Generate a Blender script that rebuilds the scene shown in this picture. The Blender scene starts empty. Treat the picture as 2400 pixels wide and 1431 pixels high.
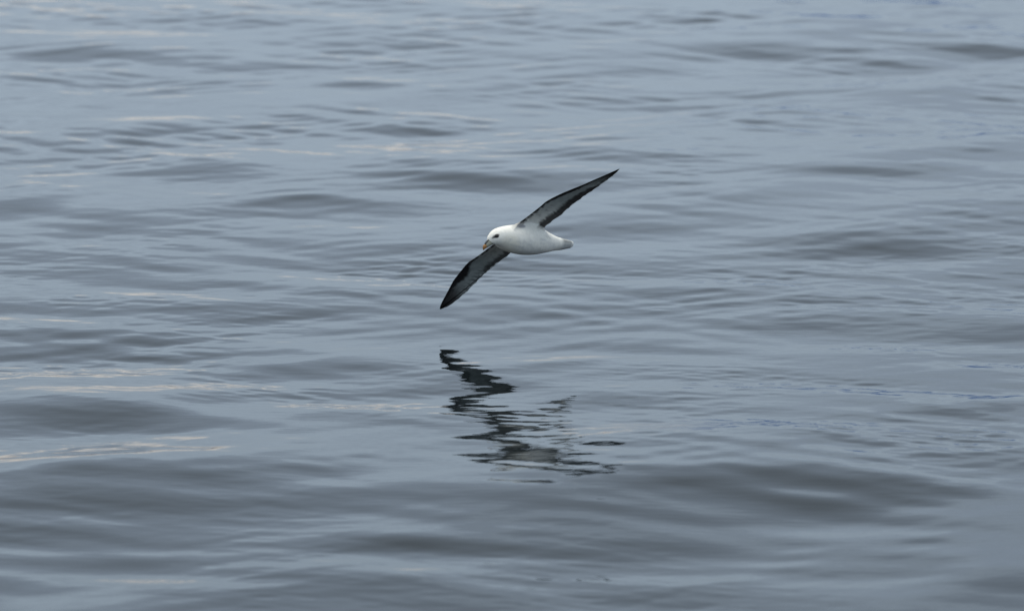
import bpy, math, random
import numpy as np

# ------------------------------------------------------------------ camera
PITCH = math.radians(11.0)
F = 10970.0                      # focal length in pixels of a 2400 px wide frame
BASE_Y = 784.0                   # row at which the water under the bird is seen
DIST = 18.0
H = DIST * math.tan(PITCH + math.atan((BASE_Y - 715.5) / F))
scene = bpy.context.scene
cam_d = bpy.data.cameras.new('camera')
cam = bpy.data.objects.new('camera', cam_d)
scene.collection.objects.link(cam)
cam.location = (0, 0, H)
cam.rotation_euler = (math.pi / 2 - PITCH, 0, 0)
cam_d.sensor_width = 36.0
cam_d.lens = F * 36.0 / 2400.0
cam_d.clip_start = 0.1
cam_d.clip_end = 20000
cam_d.dof.use_dof = True
cam_d.dof.focus_distance = 18.0
cam_d.dof.aperture_fstop = 3.0
scene.camera = cam

# ------------------------------------------------------------------ world / sun
scene.view_settings.view_transform = 'Standard'
scene.view_settings.look = 'None'
scene.view_settings.gamma = 1.0
scene.view_settings.use_curve_mapping = False
scene.view_settings.exposure = 0.0

SUN_EL = math.radians(58)
SUN_AZ = math.radians(-35)       # from +Y towards -X (left, ahead of the camera)

world = bpy.data.worlds.new('World')
scene.world = world
world.use_nodes = True
nt = world.node_tree
nt.nodes.clear()


def N(tree, typ, **kw):
    n = tree.nodes.new(typ)
    for k, v in kw.items():
        setattr(n, k, v)
    return n


def L(tree, a, b):
    tree.links.new(a, b)


def math_node(tree, op, a, b=None, c=None, clamp=False):
    n = tree.nodes.new('ShaderNodeMath')
    n.operation = op
    n.use_clamp = clamp
    for i, v in enumerate((a, b, c)):
        if v is None:
            continue
        if isinstance(v, (int, float)):
            n.inputs[i].default_value = v
        else:
            tree.links.new(v, n.inputs[i])
    return n.outputs[0]


def mixc(tree, fac, a, b):
    n = tree.nodes.new('ShaderNodeMix')
    n.data_type = 'RGBA'
    for s, v in ((0, fac), (6, a), (7, b)):
        if isinstance(v, (int, float)):
            n.inputs[s].default_value = v
        elif isinstance(v, tuple):
            n.inputs[s].default_value = v
        else:
            tree.links.new(v, n.inputs[s])
    return n.outputs[2]


def ramp(tree, fac, stops, interp='LINEAR'):
    n = tree.nodes.new('ShaderNodeValToRGB')
    cr = n.color_ramp
    cr.interpolation = interp
    while len(cr.elements) < len(stops):
        cr.elements.new(0.5)
    for e, (p, col) in zip(cr.elements, stops):
        e.position = p
        e.color = (*col, 1) if len(col) == 3 else col
    tree.links.new(fac, n.inputs[0])
    return n.outputs[0]


def maprange(tree, v, a, b, c, d, smooth=True):
    n = tree.nodes.new('ShaderNodeMapRange')
    n.interpolation_type = 'SMOOTHSTEP' if smooth else 'LINEAR'
    tree.links.new(v, n.inputs[0])
    for i, x in zip((1, 2, 3, 4), (a, b, c, d)):
        n.inputs[i].default_value = x
    return n.outputs[0]


tc = N(nt, 'ShaderNodeTexCoord')
sep = N(nt, 'ShaderNodeSeparateXYZ')
L(nt, tc.outputs['Generated'], sep.inputs[0])
sky = N(nt, 'ShaderNodeTexSky')
sky.sky_type = 'NISHITA'
sky.sun_disc = False
sky.sun_elevation = SUN_EL
sky.sun_rotation = SUN_AZ
sky.air_density = 1.0
sky.dust_density = 1.5
el = sep.outputs[2]
# overcast layer: two tones of cloud, the paler one breaking up with height
mp = N(nt, 'ShaderNodeMapping')
mp.inputs['Scale'].default_value = (7.0, 7.0, 26.0)
L(nt, tc.outputs['Generated'], mp.inputs[0])
ns = N(nt, 'ShaderNodeTexNoise')
ns.inputs['Scale'].default_value = 1.0
ns.inputs['Detail'].default_value = 4
ns.inputs['Roughness'].default_value = 0.55
L(nt, mp.outputs[0], ns.inputs['Vector'])
pale = ramp(nt, el, [(0.0, (5.71, 7.00, 8.45)), (0.09, (6.37, 7.81, 9.39)), (0.16, (8.87, 10.85, 12.92)),
                     (0.36, (8.67, 10.45, 12.33)), (0.60, (8.37, 9.65, 10.73)), (1.0, (14.78, 14.73, 13.92))])
deep = ramp(nt, el, [(0.0, (4.03, 4.93, 6.13)), (0.09, (4.59, 5.64, 6.98)), (0.19, (6.50, 7.96, 9.94)),
                     (0.36, (6.50, 7.86, 9.54)), (0.60, (6.50, 7.56, 8.65)), (1.0, (14.78, 14.73, 13.92))])
bias = ramp(nt, el, [(0.0, (.85, .85, .85)), (0.10, (.80, .80, .80)), (0.21, (.42, .42, .42)), (0.40, (.15, .15, .15)), (1.0, (.5, .5, .5))])
cf = math_node(nt, 'ADD', math_node(nt, 'MULTIPLY', math_node(nt, 'SUBTRACT', ns.outputs[0], 0.5), 1.6), bias)
cl = maprange(nt, cf, 0.28, 0.82, 0.0, 1.0)
layer = mixc(nt, cl, deep, pale)
col = mixc(nt, 0.93, sky.outputs[0], layer)
# low band over the horizon: warm bright cloud on the left, blue distance on the right
az = math_node(nt, 'DIVIDE', sep.outputs[0], math_node(nt, 'MAXIMUM', math_node(nt, 'ABSOLUTE', sep.outputs[1]), 0.05))
mp2 = N(nt, 'ShaderNodeMapping')
mp2.inputs['Scale'].default_value = (14.0, 14.0, 60.0)
L(nt, tc.outputs['Generated'], mp2.inputs[0])
ns2 = N(nt, 'ShaderNodeTexNoise')
ns2.inputs['Scale'].default_value = 1.0
ns2.inputs['Detail'].default_value = 3
L(nt, mp2.outputs[0], ns2.inputs['Vector'])
lowband = maprange(nt, math_node(nt, 'ADD', el, math_node(nt, 'MULTIPLY', math_node(nt, 'SUBTRACT', ns2.outputs[0], 0.5), 0.10)),
                   0.016, 0.062, 1.0, 0.0)
warmf = math_node(nt, 'MULTIPLY', lowband, maprange(nt, az, -0.02, 0.05, 1.0, 0.0))
col = mixc(nt, math_node(nt, 'MULTIPLY', warmf, 0.80), col, (12.2, 11.3, 10.2, 1))
hills = maprange(nt, math_node(nt, 'ADD', el, math_node(nt, 'MULTIPLY', math_node(nt, 'SUBTRACT', ns2.outputs[0], 0.5), 0.06)),
                 0.028, 0.038, 1.0, 0.0)
bluef = math_node(nt, 'MULTIPLY', hills, maprange(nt, az, 0.012, 0.05, 0.0, 1.0))
col = mixc(nt, math_node(nt, 'MULTIPLY', bluef, 0.95), col, (1.0, 1.9, 4.2, 1))
darkf = math_node(nt, 'MULTIPLY', maprange(nt, el, 0.008, 0.014, 1.0, 0.0), maprange(nt, az, -0.02, 0.05, 1.0, 0.0))
col = mixc(nt, math_node(nt, 'MULTIPLY', darkf, 0.9), col, (2.2, 2.0, 2.0, 1))
bg = N(nt, 'ShaderNodeBackground')
bg.inputs[1].default_value = 0.10
L(nt, col, bg.inputs[0])
wo = N(nt, 'ShaderNodeOutputWorld')
L(nt, bg.outputs[0], wo.inputs[0])

sun_d = bpy.data.lights.new('sun', 'SUN')
sun_d.energy = 1.5
sun_d.angle = math.radians(14)
sun_d.color = (1.0, 0.93, 0.82)
sun = bpy.data.objects.new('sun', sun_d)
scene.collection.objects.link(sun)
from mathutils import Vector
sd = Vector((math.sin(SUN_AZ) * math.cos(SUN_EL), math.cos(SUN_AZ) * math.cos(SUN_EL), math.sin(SUN_EL)))
sun.rotation_euler = sd.to_track_quat('Z', 'Y').to_euler()
sun.location = (0, 0, 50)

# ------------------------------------------------------------------ helpers
CP, SP = math.cos(PITCH), math.sin(PITCH)


def water_point(px, py):
    """where the ray of a photograph pixel meets the mean sea level"""
    a = (px - 1200) / F
    b = -(py - 715.5) / F
    d = np.array([a, CP + b * SP, -SP + b * CP])
    t = H / -d[2]
    return d[0] * t, d[1] * t


# ------------------------------------------------------------------ sea
def build_sea():
    rng = np.random.default_rng(11)
    # rows: even in picture rows inside the view, geometric outside
    deps = PITCH + np.arctan((np.arange(1500, -80, -1.45) - 715.5) / F)
    r_view = H / np.tan(deps)
    near = np.concatenate([[0.3], np.geomspace(1.0, r_view[0], 60)[:-1]])
    far = np.geomspace(r_view[-1], 9000, 160)[1:]
    r = np.concatenate([near, r_view, far])
    core = np.arange(-8.6, 8.6001, 0.0205)
    mid = 8.6 + np.cumsum(0.0205 * 1.045 ** np.arange(1, 400))
    mid = mid[mid < 179.0]
    th = np.radians(np.concatenate([-mid[::-1], core, mid]))
    nr, nc = len(r), len(th)
    R_, T_ = np.meshgrid(r, th, indexing='ij')
    X = R_ * np.sin(T_)
    Y = R_ * np.cos(T_)
    # local sample spacing, to leave out ripples the sheet could not carry
    dr = np.gradient(r)[:, None] * np.ones((1, nc))
    dt = R_ * np.gradient(th)[None, :]
    sp = np.maximum(dr, dt * 0.5)

    Z = np.zeros_like(X)

    def band(n, l0, l1, slope, spread, mean=0.0, mask=None, seed=0):
        g = np.random.default_rng(seed)
        out = np.zeros_like(X)
        lam = np.exp(g.uniform(np.log(l0), np.log(l1), n))
        ang = np.radians(mean + g.normal(0, spread, n))
        ph = g.uniform(0, 2 * np.pi, n)
        a = slope * math.sqrt(2.0 / n)
        for i in range(n):
            k = 2 * np.pi / lam[i]
            kx, ky = k * math.sin(ang[i]), k * math.cos(ang[i])
            att = np.clip((lam[i] / (sp * 2.6)) - 1.0, 0, 1)
            out += (a / k) * att * np.sin(kx * X + ky * Y + ph[i])
        if mask is not None:
            out *= mask
        return out

    def soft(n, l0, l1, seed, spread=60):
        """slow random field of unit variance"""
        g = np.random.default_rng(seed)
        o = np.zeros_like(X)
        for i in range(n):
            lam = math.exp(g.uniform(math.log(l0), math.log(l1)))
            an = math.radians(g.normal(0, spread))
            k = 2 * math.pi / lam
            o += np.sin(k * math.sin(an) * X + k * math.cos(an) * Y + g.uniform(0, 6.3))
        return o * math.sqrt(2.0 / n)

    # long low swell, two crossing trains of short swell, then the wind waves
    Z += band(14, 4.0, 12.0, 0.008, 25, 10, seed=1)
    g1 = np.clip(0.8 + 0.45 * soft(8, 4, 9, 41), 0.1, 1.8)
    g2 = np.clip(0.8 + 0.45 * soft(8, 4, 9, 42), 0.1, 1.8)
    Z += band(16, 0.9, 2.6, 0.014, 7, 44, g1, seed=2)
    Z += band(16, 0.8, 2.4, 0.011, 8, -38, g2, seed=22)
    calm = 0.50 + 0.50 * np.clip((R_ - 13.8) / 3.0, 0, 1) + 0.35 * np.clip((R_ - 20) / 5.0, 0, 1)     # the nearest water is glassier
    m_mid = calm ** .5 * np.clip(0.75 + 0.35 * soft(10, 2.5, 6, 31), 0.15, 1.7)
    Z += band(46, 0.40, 1.1, 0.0125, 24, 4, m_mid, seed=3)
    m_small = calm * np.clip(0.62 + 0.42 * soft(12, 1.2, 4.5, 32), 0.25, 1.7)
    # a glassier pool below the bird
    gx, gy = water_point(1240, 985)
    pool = 1 - 0.40 * np.exp(-((X - gx) / 0.55) ** 2 - ((Y - gy) / 1.1) ** 2)
    m_small = m_small * pool
    Z += band(34, 0.11, 0.38, 0.0175, 11, 34, m_small, seed=4)
    Z += band(34, 0.11, 0.38, 0.0175, 12, -28, pool * calm * np.clip(0.62 + 0.42 * soft(12, 1.2, 4.5, 35), 0.25, 1.7), seed=44)
    Z += band(24, 0.14, 0.34, 0.011, 12, 2, m_small, seed=45)

    # rippled lanes: where they lie on the water (left lane, middle lane, right lanes)
    def lane(pts, w):
        ps = np.array([water_point(*p) for p in pts])
        best = np.full(X.shape, 1e9)
        for a, b in zip(ps[:-1], ps[1:]):
            ab = b - a
            t = np.clip(((X - a[0]) * ab[0] + (Y - a[1]) * ab[1]) / (ab @ ab), 0, 1)
            d = np.hypot(X - a[0] - t * ab[0], Y - a[1] - t * ab[1])
            best = np.minimum(best, d)
        return np.exp(-(best / w) ** 2)

    lanes = (lane([(-200, 770), (300, 690), (700, 640), (1050, 612)], 0.20)
             + 1.1 * lane([(-100, 860), (300, 850), (700, 925), (1100, 960), (1500, 1010)], 0.22)
             + 0.8 * lane([(1000, 660), (1400, 640), (1800, 650), (2100, 600), (2500, 540)], 0.30)
             + 0.8 * lane([(1600, 700), (2000, 720), (2500, 690)], 0.25)
             + 0.9 * lane([(2050, 800), (2250, 820), (2500, 880)], 0.16)
             + 0.9 * lane([(1800, 905), (2100, 915), (2500, 935)], 0.16)
             + 1.0 * lane([(1400, 1020), (1900, 1010), (2200, 1040), (2500, 1070)], 0.22)
             + 0.5 * lane([(1000, 890), (1500, 890), (2000, 860)], 0.30))
    m_rip = np.clip(0.22 + 0.30 * soft(12, 0.9, 3.0, 33), 0.0, 1.0) + 1.3 * np.clip(lanes, 0, 1.2) * np.clip(0.8 + 0.4 * soft(12, 0.5, 1.5, 34), 0.1, 1.6)
    m_rip = m_rip * pool
    Z += band(34, 0.055, 0.15, 0.020, 12, 20, m_rip, seed=5)
    Z += band(34, 0.055, 0.15, 0.014, 12, -22, m_rip, seed=55)

    # the dark faces: low humps that tip the surface towards the viewer
    faces = [(830, 195, 160, 26, .07), (1880, 125, 260, 30, .07), (2100, 152, 220, 30, .06), (2290, 122, 260, 34, .08),
             (2100, 392, 330, 60, .05), (2320, 355, 200, 40, .05), (980, 298, 170, 34, .05), (1060, 420, 330, 62, .085),
             (700, 478, 260, 50, .07), (900, 495, 240, 42, .055), (460, 408, 240, 46, .05), (220, 525, 190, 50, .055),
             (30, 490, 200, 60, .055), (100, 975, 420, 80, .085), (310, 990, 240, 50, .06), (330, 1200, 560, 150, .095),
             (140, 1150, 260, 90, .06), (1000, 1285, 340, 70, .075), (1740, 1170, 560, 200, .085), (2060, 1180, 300, 110, .06),
             (2090, 1310, 320, 90, .06), (1690, 1290, 420, 70, .045), (2100, 568, 300, 54, .06), (1850, 760, 300, 60, .035),
             (2390, 772, 240, 50, .05), (690, 722, 300, 50, .045), (1900, 410, 240, 40, .04), (1800, 1060, 300, 40, .02),
             (300, 1310, 700, 120, .045), (900, 1390, 500, 100, .045), (1380, 1310, 420, 80, .045), (1450, 1390, 600, 110, .05), (2350, 1390, 300, 110, .05), (500, 200, 260, 40, .035),
             (130, 140, 260, 34, .04), (1450, 230, 300, 50, .03), (350, 305, 200, 30, .05), (1250, 730, 300, 70, .02),
             (2300, 960, 300, 70, .03),
             (150, 745, 420, 40, -.045), (420, 680, 420, 36, -.045), (760, 645, 460, 32, -.05), (1150, 690, 420, 30, -.03),
             (200, 862, 520, 46, -.045), (560, 900, 460, 36, -.055), (900, 945, 460, 40, -.055), (980, 665, 420, 26, -.045), (1290, 1210, 560, 170, .052), (1180, 1062, 260, 34, .05), (1400, 1035, 300, 36, -.03), (1150, 965, 300, 34, -.025), (1200, 880, 240, 60, .012),
             (1400, 650, 420, 34, -.035), (1800, 655, 420, 34, -.04), (2150, 610, 420, 34, -.04), (2350, 560, 300, 30, -.04),
             (1900, 715, 420, 26, -.035), (2120, 805, 420, 30, -.045), (2340, 850, 260, 36, -.045), (1500, 830, 420, 30, -.035),
             (2050, 915, 420, 30, -.045), (2330, 935, 260, 28, -.045), (1560, 1010, 300, 40, -.030), (1950, 1012, 420, 40, -.045),
             (2280, 1060, 340, 40, -.045), (1500, 900, 420, 30, -.03), (2100, 1120, 420, 36, -.035), (250, 1075, 420, 40, -.03),
             (750, 1150, 420, 44, -.035), (250, 1360, 420, 40, -.05), (600, 200, 600, 40, -.025), (300, 90, 500, 30, -.025)]
    fm = np.zeros_like(X)
    for px, py, w, h, A in faces:
        x0, y0 = water_point(px, py)
        D = math.hypot(y0, H)
        s = F / D
        sx = w * 0.5 / s
        sy = h * 0.5 / (s * H / D)
        sk = rng.uniform(-0.25, 0.35)
        yy = Y - y0 - sk * (X - x0)
        u = np.clip(yy / sy, -6, 6)
        v = np.clip((X - x0) / sx, -6, 6)
        e = np.exp(-0.5 * u * u - 0.5 * v * v) * (np.abs(u) < 6)
        Z += (1.0 if A > 0 else 1.45) * A * yy * e
        fm += e * max(A, 0) / 0.07

    Z += band(30, 0.18, 0.6, 0.020, 22, 8, np.clip(fm, 0, 1.3), seed=61)

    Z *= 1.02 + 0.14 * np.clip((R_ - 19) / 6.0, 0, 1)
    Zf = np.clip((9000 - R_) / 6000, 0, 1)
    Z *= Zf
    co = np.stack([X, Y, Z], -1).reshape(-1, 3).astype(np.float32)
    i = np.arange(nr - 1)[:, None] * nc
    j = np.arange(nc - 1)[None, :]
    q = np.stack([i + j, i + nc + j, i + nc + j + 1, i + j + 1], -1)
    # winding so the normals look up; theta grows clockwise seen from above
    q = q.reshape(-1, 4).astype(np.int32)
    # close the seam behind the camera
    k = np.arange(nr - 1) * nc
    q2 = np.stack([k + nc - 1, k + nc + nc - 1, k + nc, k], -1).astype(np.int32)
    q = np.concatenate([q, q2])
    me = bpy.data.meshes.new('sea_water')
    me.vertices.add(len(co))
    me.vertices.foreach_set('co', co.ravel())
    me.loops.add(q.size)
    me.loops.foreach_set('vertex_index', q.ravel())
    me.polygons.add(len(q))
    me.polygons.foreach_set('loop_start', np.arange(0, q.size, 4, dtype=np.int32))
    me.polygons.foreach_set('use_smooth', np.ones(len(q), dtype=bool))
    me.update(calc_edges=True)
    o = bpy.data.objects.new('sea_water', me)
    scene.collection.objects.link(o)
    if me.polygons[len(q) // 2].normal.z < 0:
        me.flip_normals()
    o['kind'] = 'structure'
    o['label'] = 'calm blue grey sea with low swells and lanes of fine ripples'
    return o


def sea_material():
    m = bpy.data.materials.new('sea_water')
    m.use_nodes = True
    t = m.node_tree
    p = t.nodes['Principled BSDF']
    p.inputs['Base Color'].default_value = (0.030, 0.042, 0.050, 1)
    p.inputs['IOR'].default_value = 1.34
    p.inputs['Roughness'].default_value = 0.03
    tcn = N(t, 'ShaderNodeTexCoord')
    n1 = N(t, 'ShaderNodeTexNoise')
    n1.inputs['Scale'].default_value = 0.35
    n1.inputs['Detail'].default_value = 3
    L(t, tcn.outputs['Object'], n1.inputs['Vector'])
    c = mixc(t, n1.outputs[0], (0.005, 0.008, 0.010, 1), (0.009, 0.012, 0.013, 1))
    L(t, c, p.inputs['Base Color'])
    # the faintest capillary wrinkle, stretched across the wind
    mpn = N(t, 'ShaderNodeMapping')
    mpn.inputs['Scale'].default_value = (9.0, 34.0, 1.0)
    mpn.inputs['Rotation'].default_value = (0, 0, math.radians(-9))
    L(t, tcn.outputs['Object'], mpn.inputs[0])
    n2 = N(t, 'ShaderNodeTexNoise')
    n2.inputs['Scale'].default_value = 1.0
    n2.inputs['Detail'].default_value = 2
    L(t, mpn.outputs[0], n2.inputs['Vector'])
    b = N(t, 'ShaderNodeBump')
    b.inputs['Strength'].default_value = 0.13
    b.inputs['Distance'].default_value = 0.004
    L(t, n2.outputs[0], b.inputs['Height'])
    L(t, b.outputs[0], p.inputs['Normal'])
    return m


sea = build_sea()
sea.data.materials.append(sea_material())

# ------------------------------------------------------------------ the bird
S = 600.0
DZ0 = 18.0 * CP + (H - 0.376) * SP
RIGHT = np.array([1.0, 0, 0])
UP = np.array([0, SP, CP])
TOW = np.array([0, -CP, SP])
CAM = np.array([0, 0, H])


def C2W(v):
    return v[0] * RIGHT + v[1] * UP + v[2] * TOW


B_ = np.array([-.643, 0.0, .766])         # forward
U_ = np.array([.657, .513, .552])         # towards the raised wing
U_ = U_ - B_ * (U_ @ B_)
U_ /= np.linalg.norm(U_)
N_ = np.cross(B_, U_)                     # dorsal
BW, UW, NW = C2W(B_), C2W(U_), C2W(N_)
ANCHOR_PX = (1235.0, 560.0)


def P(sx, sy, d):
    """point seen at a photograph pixel, d (in 1/600 m) nearer than the bird's middle"""
    dz = DZ0 - d / S
    return CAM - TOW * dz + RIGHT * (sx - 1200) / F * dz - UP * (sy - 715.5) / F * dz


O_ = P(*ANCHOR_PX, 0.0)


def sub_noise(x, y, z=0.0, seed=0):
    """cheap smooth noise in -1..1 from numpy arrays"""
    g = np.random.default_rng(seed)
    o = 0
    for k in range(9):
        f = 1.0 + 0.45 * k
        a, b, c = g.normal(0, 1, 3) * f
        o = o + np.sin(a * x + b * y + c * z + g.uniform(0, 6.3)) / (1 + 0.25 * k)
    return o / 3.2


def interp(tab, t, k):
    t0 = [r[0] for r in tab]
    # smooth (Catmull-Rom like) interpolation
    v = np.array([r[k] for r in tab], float)
    t0 = np.array(t0, float)
    m = np.gradient(v, t0)
    i = min(max(np.searchsorted(t0, t) - 1, 0), len(t0) - 2)
    h = t0[i + 1] - t0[i]
    s = (t - t0[i]) / h
    return ((2 * s**3 - 3 * s**2 + 1) * v[i] + (s**3 - 2 * s**2 + s) * h * m[i]
            + (-2 * s**3 + 3 * s**2) * v[i + 1] + (s**3 - s**2) * h * m[i + 1])


HF = np.array([-.74, -.60, .30]); HF /= np.linalg.norm(HF)      # the way the face points
HL = np.array([.30, .12, .94]); HL -= HF * (HL @ HF); HL /= np.linalg.norm(HL)
HU = np.cross(HF, HL)
HC = (1166.0, 553.5, 84.0)

# spine: t, px, py, depth, half width (lateral), half height (dorsal), head blend
SPINE = [
    (0.00, 1337.0, 573.5, -118, 11.0, 7.0, 0),
    (0.05, 1329.0, 573.0, -109, 13.5, 9.0, 0),
    (0.14, 1314.0, 572.5, -95, 17.0, 12.5, 0),
    (0.22, 1299.0, 571.0, -78, 19.5, 16.0, 0),
    (0.32, 1280.0, 568.0, -54, 24.0, 24.0, 0),
    (0.45, 1255.0, 563.5, -22, 33.0, 33.0, 0),
    (0.58, 1228.0, 561.5, 12, 36.5, 35.5, 0),
    (0.70, 1203.0, 559.5, 42, 34.0, 32.5, 0.05),
    (0.80, 1184.0, 557.0, 64, 28.5, 28.0, 0.3),
    (0.88, 1171.5, 555.5, 79, 23.5, 23.0, 0.65),
    (0.935, 1162.0, 557.0, 86, 19.5, 19.5, 0.95),
    (0.97, 1154.5, 560.5, 89, 15.5, 15.0, 1),
    (0.99, 1148.0, 565.0, 91, 10.0, 10.0, 1),
    (1.00, 1144.5, 568.0, 92, 5.0, 5.0, 1),
]
NA = 48
# stations by index: keep one resolution so the wing openings fall on stations
ts = np.concatenate([np.linspace(0, .3, 16)[:-1], np.linspace(.3, .86, 29)[:-1], np.linspace(.86, 1.0, 18)])
rings, centers = [], []
for t in ts:
    c = P(interp(SPINE, t, 1), interp(SPINE, t, 2), interp(SPINE, t, 3))
    centers.append(c)
centers = np.array(centers)
for i, t in enumerate(ts):
    tan = centers[min(i + 1, len(ts) - 1)] - centers[max(i - 1, 0)]
    tan /= np.linalg.norm(tan)
    hb = min(max(interp(SPINE, t, 6), 0), 1)
    u = UW * (1 - hb) + C2W(HL) * hb
    u = u - tan * (u @ tan)
    u /= np.linalg.norm(u)
    n = np.cross(tan, u)
    ru = max(interp(SPINE, t, 4), .8) / S
    rn = max(interp(SPINE, t, 5), .8) / S
    ang = np.arange(NA) * 2 * math.pi / NA
    rings.append(centers[i] + np.outer(np.cos(ang) * ru, u) + np.outer(np.sin(ang) * rn, n))

verts, faces_, cols = [], [], []


def body_colour(p, t, a):
    """plumage of trunk, head and tail; a = angle (0 raised side, 90 deg back)"""
    white = np.array([.88, .86, .79])
    grey = np.array([.36, .37, .385])
    c = white.copy()
    dors = math.sin(a)
    back = min(max((dors - .62) / .25, 0), 1) * min(max((.74 - t) / .08, 0), 1)
    c = c * (1 - back) + grey * back
    if t < .22:                                   # tail feathers
        k = min(max((.20 - t) / .05, 0), 1)
        tailc = np.array([.56, .57, .55]) * (1 - .45 * abs(math.cos(a)) ** 6) * (1 + .08 * math.sin(a * 9))
        if t < .03:
            tailc = np.array([.80, .80, .76])
        c = c * (1 - k) + tailc * k
    return c


for i, rg in enumerate(rings):
    for j in range(NA):
        verts.append(rg[j])
        cols.append(body_colour(rg[j], ts[i], j * 2 * math.pi / NA))

# openings for the wings
I0 = int(np.argmin(abs(ts - .44)))      # back
I1 = int(np.argmin(abs(ts - .80)))      # front
NI = I1 - I0
NJ = 5
JA = 1                                  # angular index range of the raised-side opening
open_l = set()
JL = (JA, JA + NJ)                      # 22..52 deg
JR = (NA // 2 - JA - NJ, NA // 2 - JA)
for i in range(len(ts) - 1):
    for j in range(NA):
        jn = (j + 1) % NA
        if I0 <= i < I1 and (JL[0] <= j < JL[1] or JR[0] <= j < JR[1]):
            continue
        faces_.append((i * NA + j, i * NA + jn, (i + 1) * NA + jn, (i + 1) * NA + j))
# caps
for i, flip in ((0, True), (len(ts) - 1, False)):
    verts.append(centers[i]); cols.append(cols[i * NA])
    ci = len(verts) - 1
    for j in range(NA):
        a, b = i * NA + j, i * NA + (j + 1) % NA
        faces_.append((b, a, ci) if flip else (a, b, ci))


def hole_loop(jlow, jhigh):
    """front->back along jhigh (upper), down the back, back->front along jlow, up the front"""
    loop = [i * NA + jhigh for i in range(I1, I0 - 1, -1)]
    st = 1 if jlow > jhigh else -1
    loop += [I0 * NA + j for j in range(jhigh + st, jlow, st)]
    loop += [i * NA + jlow for i in range(I0, I1 + 1)]
    loop += [I1 * NA + j for j in range(jlow - st, jhigh, -st)]
    return loop


WL_LE = [(1190, 546), (1209.5, 530), (1215, 524.7), (1240.3, 505.8), (1265.5, 485.7), (1278, 474.3), (1293, 465.5), (1315.8, 454.2),
         (1341, 443.5), (1366, 433.5), (1391, 422), (1416, 411.4), (1441.6, 400), (1452.5, 395)]
WL_TE = [(1262, 556), (1276.8, 541.6), (1280.5, 530.5), (1297, 517), (1309.5, 509.5), (1322, 498.9), (1334.7, 487), (1347, 475.6),
         (1357, 470.6), (1363.6, 465), (1371, 458.6), (1382.5, 451.7), (1395, 443), (1409, 432.8), (1422.7, 422.8),
         (1435, 413.3), (1446.6, 402.6), (1452.5, 395)]
WR_LE = [(1185, 553), (1151.4, 577.7), (1128.8, 594.4), (1111, 606.8), (1099, 614), (1090.8, 622.3), (1076.5, 640),
         (1063.5, 656.7), (1054, 674.5), (1044.5, 692.4), (1036, 707.8), (1031.4, 718.5), (1031.2, 725)]
WR_TE = [(1238, 562), (1197.7, 593.8), (1182.3, 605.6), (1164.4, 617.5), (1152.5, 627), (1138.3, 640), (1128.8, 649.6),
         (1117, 661.5), (1105, 673.4), (1090.8, 687), (1076.5, 699), (1062.3, 710), (1050.4, 717.3), (1037.3, 722.6),
         (1031.2, 725)]


def wing_height(c):
    """how far above the shoulder plane the wing lies at span c (m): slight arch, tips drooping"""
    c = abs(c)
    return 0.020 + 0.030 * math.sin(min(c / .5, 1) * math.pi) * .7 - 0.02 * max(0, (c - .35) / .2) ** 1.5


def to_plane(px, py):
    """wing plane coordinates (forward a, span c) and 3-D point of a traced pixel"""
    c = 0.2
    for _ in range(12):
        h = wing_height(c)
        base = O_ + NW * h
        ray = P(px, py, 0) - CAM
        # solve CAM + t ray = base + a BW + c UW
        M = np.stack([ray, -BW, -UW], 1)
        t, a, c = np.linalg.solve(M, base - CAM)
    return a, c, CAM + t * ray


def resample(pts, n, pos):
    P3 = np.array([to_plane(*p)[2] for p in pts])
    d = np.concatenate([[0], np.cumsum(np.linalg.norm(np.diff(P3, axis=0), axis=1))])
    d /= d[-1]
    return np.stack([np.interp(pos, d, P3[:, k]) for k in range(3)], 1)


def smooth_curve(A, n=2):
    A = A.copy()
    for _ in range(n):
        A[1:-1] = .25 * A[:-2] + .5 * A[1:-1] + .25 * A[2:]
    return A


NS = 110
spos = np.linspace(0, 1, NS)
chordx = 0.5 - 0.5 * np.cos(np.linspace(0, math.pi, NI + 1))


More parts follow.
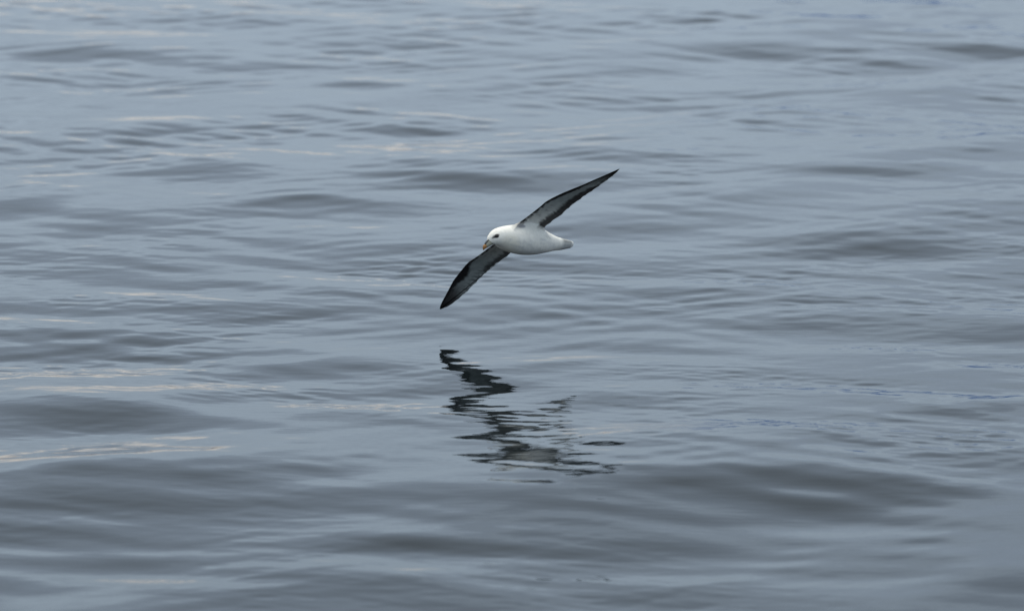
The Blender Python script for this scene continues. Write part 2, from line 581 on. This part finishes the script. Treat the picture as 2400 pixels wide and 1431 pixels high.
def wing_colour(s, x, under, seed):
    """s span 0..1, x chord 0 (leading) .. 1 (trailing)"""
    near = seed == 3
    dark = np.array([.020, .019, .020])
    brown = np.array([.085, .076, .070])
    pale = np.array([.42, .455, .44])
    n_ = lambda fs, fx, k: float(sub_noise(s * fs, x * fx, 0, seed + k))
    st = lambda v: min(max(v, 0.0), 1.0)
    nz, nz2, nz3 = n_(24, 5, 0), n_(60, 11, 5), n_(110, 6, 9)
    if not under:
        base = np.array([.33, .345, .36]) * (1 + .06 * nz)
        k = st((s - .55) / .3)
        c = base * (1 - k) + np.array([.09, .09, .095]) * k
        k = st((.22 - x) / .08)
        return c * (1 - k) + dark * 1.5 * k
    c = pale * (1 + .16 * nz + .10 * nz2 + .05 * nz3)
    k = st((.40 - s) / .22)                        # axillaries, white near the flank
    c = c * (1 - k) + np.array([.84, .83, .78]) * k
    if .16 < s < .36 and .18 < x < .5:             # a few ruffled grey coverts
        c = c * (1 - .35 * st(nz2 * 1.6))
    # primaries: dark, lighter towards their bases, with shafts fanning outwards
    k = st((s - .64 - .10 * (x - .5) + .03 * nz) / .17)
    sh = .5 + .5 * math.sin(44 * (x - .62 * (s - .6)) + 1.2 * nz)
    prim = dark * .9 + np.array([.16, .155, .15]) * (.35 + .65 * sh) * st((.98 - s) / .30) * st((x - .10) / .2)
    c = c * (1 - k) + prim * k
    # trailing edge: mottled brown-black band on the secondaries
    end = .66 if near else .52
    te = (.27 if near else .20) * st((end - s) / .06 + .2) * st(s / .05 + .5)
    k = st((x - (1 - te) + .07 * nz2 + .06 * nz3) / .10 + .5) * (.95 if near else .85) * (1 if te > .02 else 0)
    c = c * (1 - k) + (dark * .6 + brown * st(.35 + .8 * nz3)) * k
    # worn tips of the inner primaries: grey vanes with dark ends and pale flecks
    if end - .02 < s < .86 and x > .62:
        f = (s * (22 if near else 27) + x * 1.6 + .35 * nz + .2 * nz2) % 1.0
        w = st((x - .62) / .2) * st((.86 - s) / .10)
        c = c * (1 - .5 * w * (f < .45)) + np.array([.27, .26, .25]) * (.5 * w * (.55 < f < .85))
    # leading edge: hairline at the arm, broad and ragged past the wrist
    le = .05 + (.30 if near else .42) * math.exp(-((s - .60) / .13) ** 2) + .10 * st((s - .6) / .3)
    if near:
        le = .06 + .30 * math.exp(-((s - .58) / .13) ** 2)
    k = st((le + .07 * nz2 + .06 * nz3 - x) / .12 + .5)
    c = c * (1 - k) + dark * k
    if x > .985:                                   # pale rim: bright edge halo put into the colour
        c = c * .5 + np.array([.30, .30, .29]) * .5
    return np.clip(c, .008, .9)


def add_wing(le_px, te_px, loop, side, seed):
    le = smooth_curve(resample(le_px, NS, spos), 3)
    te = resample(te_px, NS, spos)
    te = smooth_curve(te, 1)
    # feather tips: fine scallops along the trailing edge
    for i in range(2, NS - 3):
        ch = te[i] - le[i]
        k = .045 * (abs(math.sin(spos[i] * 47 + 1.3 * math.sin(spos[i] * 13))) ** .6) * (1 if spos[i] < .9 else .3)
        te[i] -= ch * k
    secs = []
    for i, s in enumerate(spos):
        ch = te[i] - le[i]
        cl = np.linalg.norm(ch)
        th = (.075 * (1 - s) ** 1.2 + .022) * cl
        cam_ = .07 * (1 - .6 * s) * cl
        top, bot = [], []
        for x in chordx:
            tk = 2.6 * math.sqrt(max(x, 0)) * (1 - x) * math.exp(-1.2 * x) + .05 * (1 - x) + .035
            cm = cam_ * 4 * x * (1 - x)
            ctr = le[i] + ch * x + NW * cm
            e = th * tk * .5
            top.append(ctr + NW * e)
            bot.append(ctr - NW * e * (.9 if x < .25 else .45))
        sec = list(top)
        pts_x = list(chordx)
        und = [0] * (NI + 1)
        for k in range(1, NJ):
            f = k / NJ
            sec.append(top[-1] * (1 - f) + bot[-1] * f + ch / cl * .0006 * math.sin(math.pi * f)); pts_x.append(1.0); und.append(1)
        sec += bot[::-1]; pts_x += list(chordx[::-1]); und += [1] * (NI + 1)
        for k in range(1, NJ):
            f = k / NJ
            sec.append(bot[0] * (1 - f) + top[0] * f - ch / cl * .0016 * math.sin(math.pi * f)); pts_x.append(0.0); und.append(1)
        secs.append((np.array(sec), pts_x, und, s))
    nl = len(loop)
    hole = np.array([verts[k] for k in loop])
    START = 14 if side > 0 else 9
    first = secs[START][0]
    prev = list(loop)
    NB = 10
    fil = np.zeros((nl, 1)); fil[NI + NJ:NI + NJ + NI + 1] = 1.0
    hcol = np.array([cols[k] for k in loop])
    fcol = np.array([wing_colour(secs[START][3], x, u, seed) for x, u in zip(secs[START][1], secs[START][2])])
    rows = []
    d1 = (secs[START + 1][0] - first) * 5
    for b in range(1, NB):
        f = b / NB
        g = f * f * (3 - 2 * f)
        pos = hole * (1 - g) + first * g
        pos = pos - d1 * (f * f * (1 - f)) * .6 + fil * NW * .030 * f * (1 - f) ** 2
        gc = f ** 1.4
        # back stays grey above, flank white below
        rows.append((pos, hcol * (1 - gc) + fcol * gc))
    for sec, xs, und, s in secs[START:]:
        rows.append((sec, np.array([wing_colour(s, x, u, seed) for x, u in zip(xs, und)])))
    for pos, cc in rows:
        st = len(verts)
        for p_, c_ in zip(pos, cc):
            verts.append(p_); cols.append(c_)
        cur = list(range(st, st + nl))
        for k in range(nl):
            k2 = (k + 1) % nl
            fa = (prev[k], prev[k2], cur[k2], cur[k])
            faces_.append(fa if side > 0 else fa[::-1])
        prev = cur
    # close the tip
    verts.append(np.mean([verts[k] for k in prev], 0)); cols.append(cols[prev[0]])
    for k in range(nl):
        fa = (prev[k], prev[(k + 1) % nl], len(verts) - 1)
        faces_.append(fa if side > 0 else fa[::-1])


add_wing(WL_LE, WL_TE, hole_loop(JL[0], JL[1]), 1, 3)
add_wing(WR_LE, WR_TE, hole_loop(JR[1], JR[0]), -1, 8)

V = np.array(verts)
Cc = np.array(cols)


def paint(center, axes, colour, amount=1.0, only_body=True):
    """soft elliptical mark; axes = [(dir, radius m), ...]"""
    d = V - center
    q = np.zeros(len(V))
    for ax, r in axes:
        q += ((d @ ax) / r) ** 2
    k = np.clip(1.35 - q, 0, 1)
    k = k * k * (3 - 2 * k) * amount
    if only_body:
        k[len(rings) * NA + 2:] *= 0
    global Cc
    Cc = Cc * (1 - k[:, None]) + np.array(colour) * k[:, None]


px_ = 1 / S
hc = P(*HC)
e_c = P(1164.5, 552.3, HC[2] + 19)
along = C2W(np.array([-.86, -.42, .15])); along /= np.linalg.norm(along)
upw = C2W(np.array([-.42, .86, .0])); upw /= np.linalg.norm(upw)
for sgn in (1, -1):
    off = e_c - hc
    lat = C2W(HL)
    ec = e_c if sgn > 0 else hc + off - 2 * lat * (off @ lat)
    al = along if sgn > 0 else along - 2 * lat * (along @ lat)
    up_ = upw if sgn > 0 else upw - 2 * lat * (upw @ lat)
    paint(ec + al * 4 * px_, [(al, 9.5 * px_), (up_, 3.6 * px_), (np.cross(al, up_), 12 * px_)], (.06, .06, .065), .95)
    paint(ec + al * 1 * px_, [(al, 6.6 * px_), (up_, 4.0 * px_), (np.cross(al, up_), 10 * px_)], (.012, .011, .011), 1.0)
# ivory wash on neck, grey smudge at the shoulder, soft mottling on the flank, a greyer band low on the belly
tw = TOW
paint(P(1195, 570, 75), [(RIGHT, 26 * px_), (UP, 22 * px_), (tw, 60 * px_)], (.84, .80, .68), .7)
paint(P(1222, 530, 60), [(RIGHT, 11 * px_), (UP, 4.5 * px_), (tw, 60 * px_)], (.30, .30, .32), .9, False)
paint(P(1207, 536, 60), [(RIGHT, 3 * px_), (UP, 7 * px_), (tw, 40 * px_)], (.50, .50, .53), .5)
paint(P(1283, 553, 0), [(RIGHT, 4 * px_), (UP, 2 * px_), (tw, 40 * px_)], (.30, .31, .31), .6)
paint(P(1291, 557, 0), [(RIGHT, 6 * px_), (UP, 1.8 * px_), (tw, 40 * px_)], (.36, .37, .37), .5)
paint(P(1240, 592, 0), [(RIGHT, 60 * px_), (UP, 9 * px_), (tw, 60 * px_)], (.55, .57, .56), .5)  # one broad grey band along the lower belly
paint(P(1154, 571, 100), [(RIGHT, 5 * px_), (UP, 1.3 * px_), (tw, 30 * px_)], (.35, .33, .32), .5)

for q in range(46):                                # loose grey-white flank feathers
    g = np.random.default_rng(900 + q)
    x = g.uniform(1196, 1306); y = g.uniform(560, 594)
    shade = g.choice([.58, .66, .74])
    paint(P(x, y, 40 - (x - 1235) * 1.1), [(RIGHT * .97 - UP * .24, g.uniform(5, 11) * px_), (UP * .97 + RIGHT * .24, g.uniform(1.6, 3.2) * px_), (tw, 45 * px_)],
          (shade, shade, shade * .97), .42)
me = bpy.data.meshes.new('body')
local = V - O_
me.from_pydata([tuple(v) for v in local], [], [tuple(int(k) for k in f) for f in faces_])
me.validate()
ca = me.color_attributes.new('plumage', 'FLOAT_COLOR', 'POINT')
ca.data.foreach_set('color', np.concatenate([Cc, np.ones((len(Cc), 1))], 1).astype(np.float32).ravel())
me.polygons.foreach_set('use_smooth', np.ones(len(me.polygons), dtype=bool))
import bmesh
bm = bmesh.new(); bm.from_mesh(me)
bmesh.ops.recalc_face_normals(bm, faces=bm.faces)
bm.to_mesh(me); bm.free()

bird = bpy.data.objects.new('seabird', None)
scene.collection.objects.link(bird)
bird.location = tuple(O_)
bird.empty_display_size = 0.1
bird['label'] = 'white seabird with dark grey stiff wings banking low over the calm water'
bird['category'] = 'bird'


def child(name, mesh, parent, loc=None):
    o = bpy.data.objects.new(name, mesh)
    scene.collection.objects.link(o)
    o.parent = parent
    return o


body = child('body', me, bird)


def plumage_material():
    m = bpy.data.materials.new('plumage')
    m.use_nodes = True
    t = m.node_tree
    p = t.nodes['Principled BSDF']
    at = N(t, 'ShaderNodeAttribute'); at.attribute_name = 'plumage'
    tcn = N(t, 'ShaderNodeTexCoord')
    nn = N(t, 'ShaderNodeTexNoise')
    nn.inputs['Scale'].default_value = 75
    nn.inputs['Detail'].default_value = 4
    L(t, tcn.outputs['Object'], nn.inputs['Vector'])
    k = maprange(t, nn.outputs[0], .3, .7, .93, 1.03)
    vmn = N(t, 'ShaderNodeVectorMath', operation='SCALE')
    L(t, at.outputs['Color'], vmn.inputs[0]); L(t, k, vmn.inputs['Scale'])
    L(t, vmn.outputs[0], p.inputs['Base Color'])
    p.inputs['Roughness'].default_value = .85
    p.inputs['Specular IOR Level'].default_value = .15
    b = N(t, 'ShaderNodeBump')
    b.inputs['Strength'].default_value = .35
    b.inputs['Distance'].default_value = .002
    L(t, nn.outputs[0], b.inputs['Height'])
    L(t, b.outputs[0], p.inputs['Normal'])
    return m


me.materials.append(plumage_material())


def simple_mat(name, col, rough, var=.12, scale=200, coat=0):
    m = bpy.data.materials.new(name)
    m.use_nodes = True
    t = m.node_tree
    p = t.nodes['Principled BSDF']
    tcn = N(t, 'ShaderNodeTexCoord')
    nn = N(t, 'ShaderNodeTexNoise'); nn.inputs['Scale'].default_value = scale
    L(t, tcn.outputs['Object'], nn.inputs['Vector'])
    c = mixc(t, nn.outputs[0], tuple(x * (1 - var) for x in col) + (1,), tuple(x * (1 + var) for x in col) + (1,))
    L(t, c, p.inputs['Base Color'])
    p.inputs['Roughness'].default_value = rough
    p.inputs['Coat Weight'].default_value = coat
    return m


def loft(stations, lateral, n=16):
    """closed tube through (point, side radius, dorsal radius)"""
    vs, fs = [], []
    pts = np.array([s[0] for s in stations])
    for i, (c, ra, rb) in enumerate(stations):
        tan = pts[min(i + 1, len(pts) - 1)] - pts[max(i - 1, 0)]
        tan /= np.linalg.norm(tan)
        u = lateral - tan * (lateral @ tan); u /= np.linalg.norm(u)
        v = np.cross(tan, u)
        for k in range(n):
            a = 2 * math.pi * k / n
            vs.append(c + u * math.cos(a) * ra + v * math.sin(a) * rb)
    for i in range(len(stations) - 1):
        for k in range(n):
            k2 = (k + 1) % n
            fs.append((i * n + k, i * n + k2, (i + 1) * n + k2, (i + 1) * n + k))
    fs.append(tuple(range(n))[::-1])
    fs.append(tuple((len(stations) - 1) * n + k for k in range(n)))
    return vs, fs


def mesh_of(name, vs, fs, mat):
    m = bpy.data.meshes.new(name)
    m.from_pydata([tuple(np.array(v) - O_) for v in vs], [], fs)
    m.polygons.foreach_set('use_smooth', np.ones(len(m.polygons), dtype=bool))
    m.materials.append(mat)
    b = bmesh.new(); b.from_mesh(m)
    bmesh.ops.recalc_face_normals(b, faces=b.faces)
    b.to_mesh(m); b.free()
    return m


LATW = C2W(HL)
bill_m = simple_mat('bill_horn', (.25, .25, .20), .45)
tip_m = simple_mat('bill_tip_horn', (.30, .14, .035), .45)
tube_m = simple_mat('nostril_horn', (.045, .05, .055), .4)
eye_m = simple_mat('eye_surface', (.006, .005, .005), .35)


def bp(x, y, d, a, b):
    return (P(x, y, d), a * px_, b * px_)


# the bill: upper and lower mandible in one, deep at the face, tapering to the nail
vs, fs = loft([bp(1153, 563.5, 92, 6.0, 8.2), bp(1148.8, 567.5, 95, 5.6, 7.6), bp(1144.6, 571.2, 97, 5.0, 6.4),
               bp(1140.6, 574.8, 99, 4.2, 5.2), bp(1137.0, 577.6, 100.5, 3.4, 4.4)], LATW)
bill = child('bill', mesh_of('bill', vs, fs, bill_m), bird)
vs, fs = loft([bp(1139.6, 574.2, 100, 2.9, 3.6), bp(1137.4, 576.6, 101, 3.9, 5.0), bp(1135.4, 579.0, 101.5, 3.6, 4.8),
               bp(1134.2, 581.6, 101.5, 2.7, 3.4), bp(1133.6, 584.0, 101.0, 1.6, 1.9), bp(1133.8, 586.4, 100.5, .5, .6)], LATW)
child('bill_tip', mesh_of('bill_tip', vs, fs, tip_m), bill)
vs, fs = loft([bp(1147.6, 560.6, 95, 1.6, 1.4), bp(1144.4, 562.8, 97, 3.0, 2.6), bp(1140.8, 566.6, 99, 3.0, 2.6),
               bp(1138.0, 570.6, 100.5, 2.7, 2.4), bp(1136.8, 572.6, 101, 2.2, 2.0)], LATW)
child('nostril_tube', mesh_of('nostril_tube', vs, fs, tube_m), bill)

for sgn in (1, -1):
    off = P(1164.8, 552.6, HC[2] + 19.0) - hc
    c = hc + off if sgn > 0 else hc + off - 2 * LATW * (off @ LATW)
    b = bmesh.new()
    bmesh.ops.create_uvsphere(b, u_segments=20, v_segments=12, radius=4.6 * px_)
    for v in b.verts:
        v.co = v.co + Vector(tuple(c - O_))
    m = bpy.data.meshes.new('eye'); b.to_mesh(m); b.free()
    m.polygons.foreach_set('use_smooth', np.ones(len(m.polygons), dtype=bool))
    m.materials.append(eye_m)
    child('eye', m, bird)
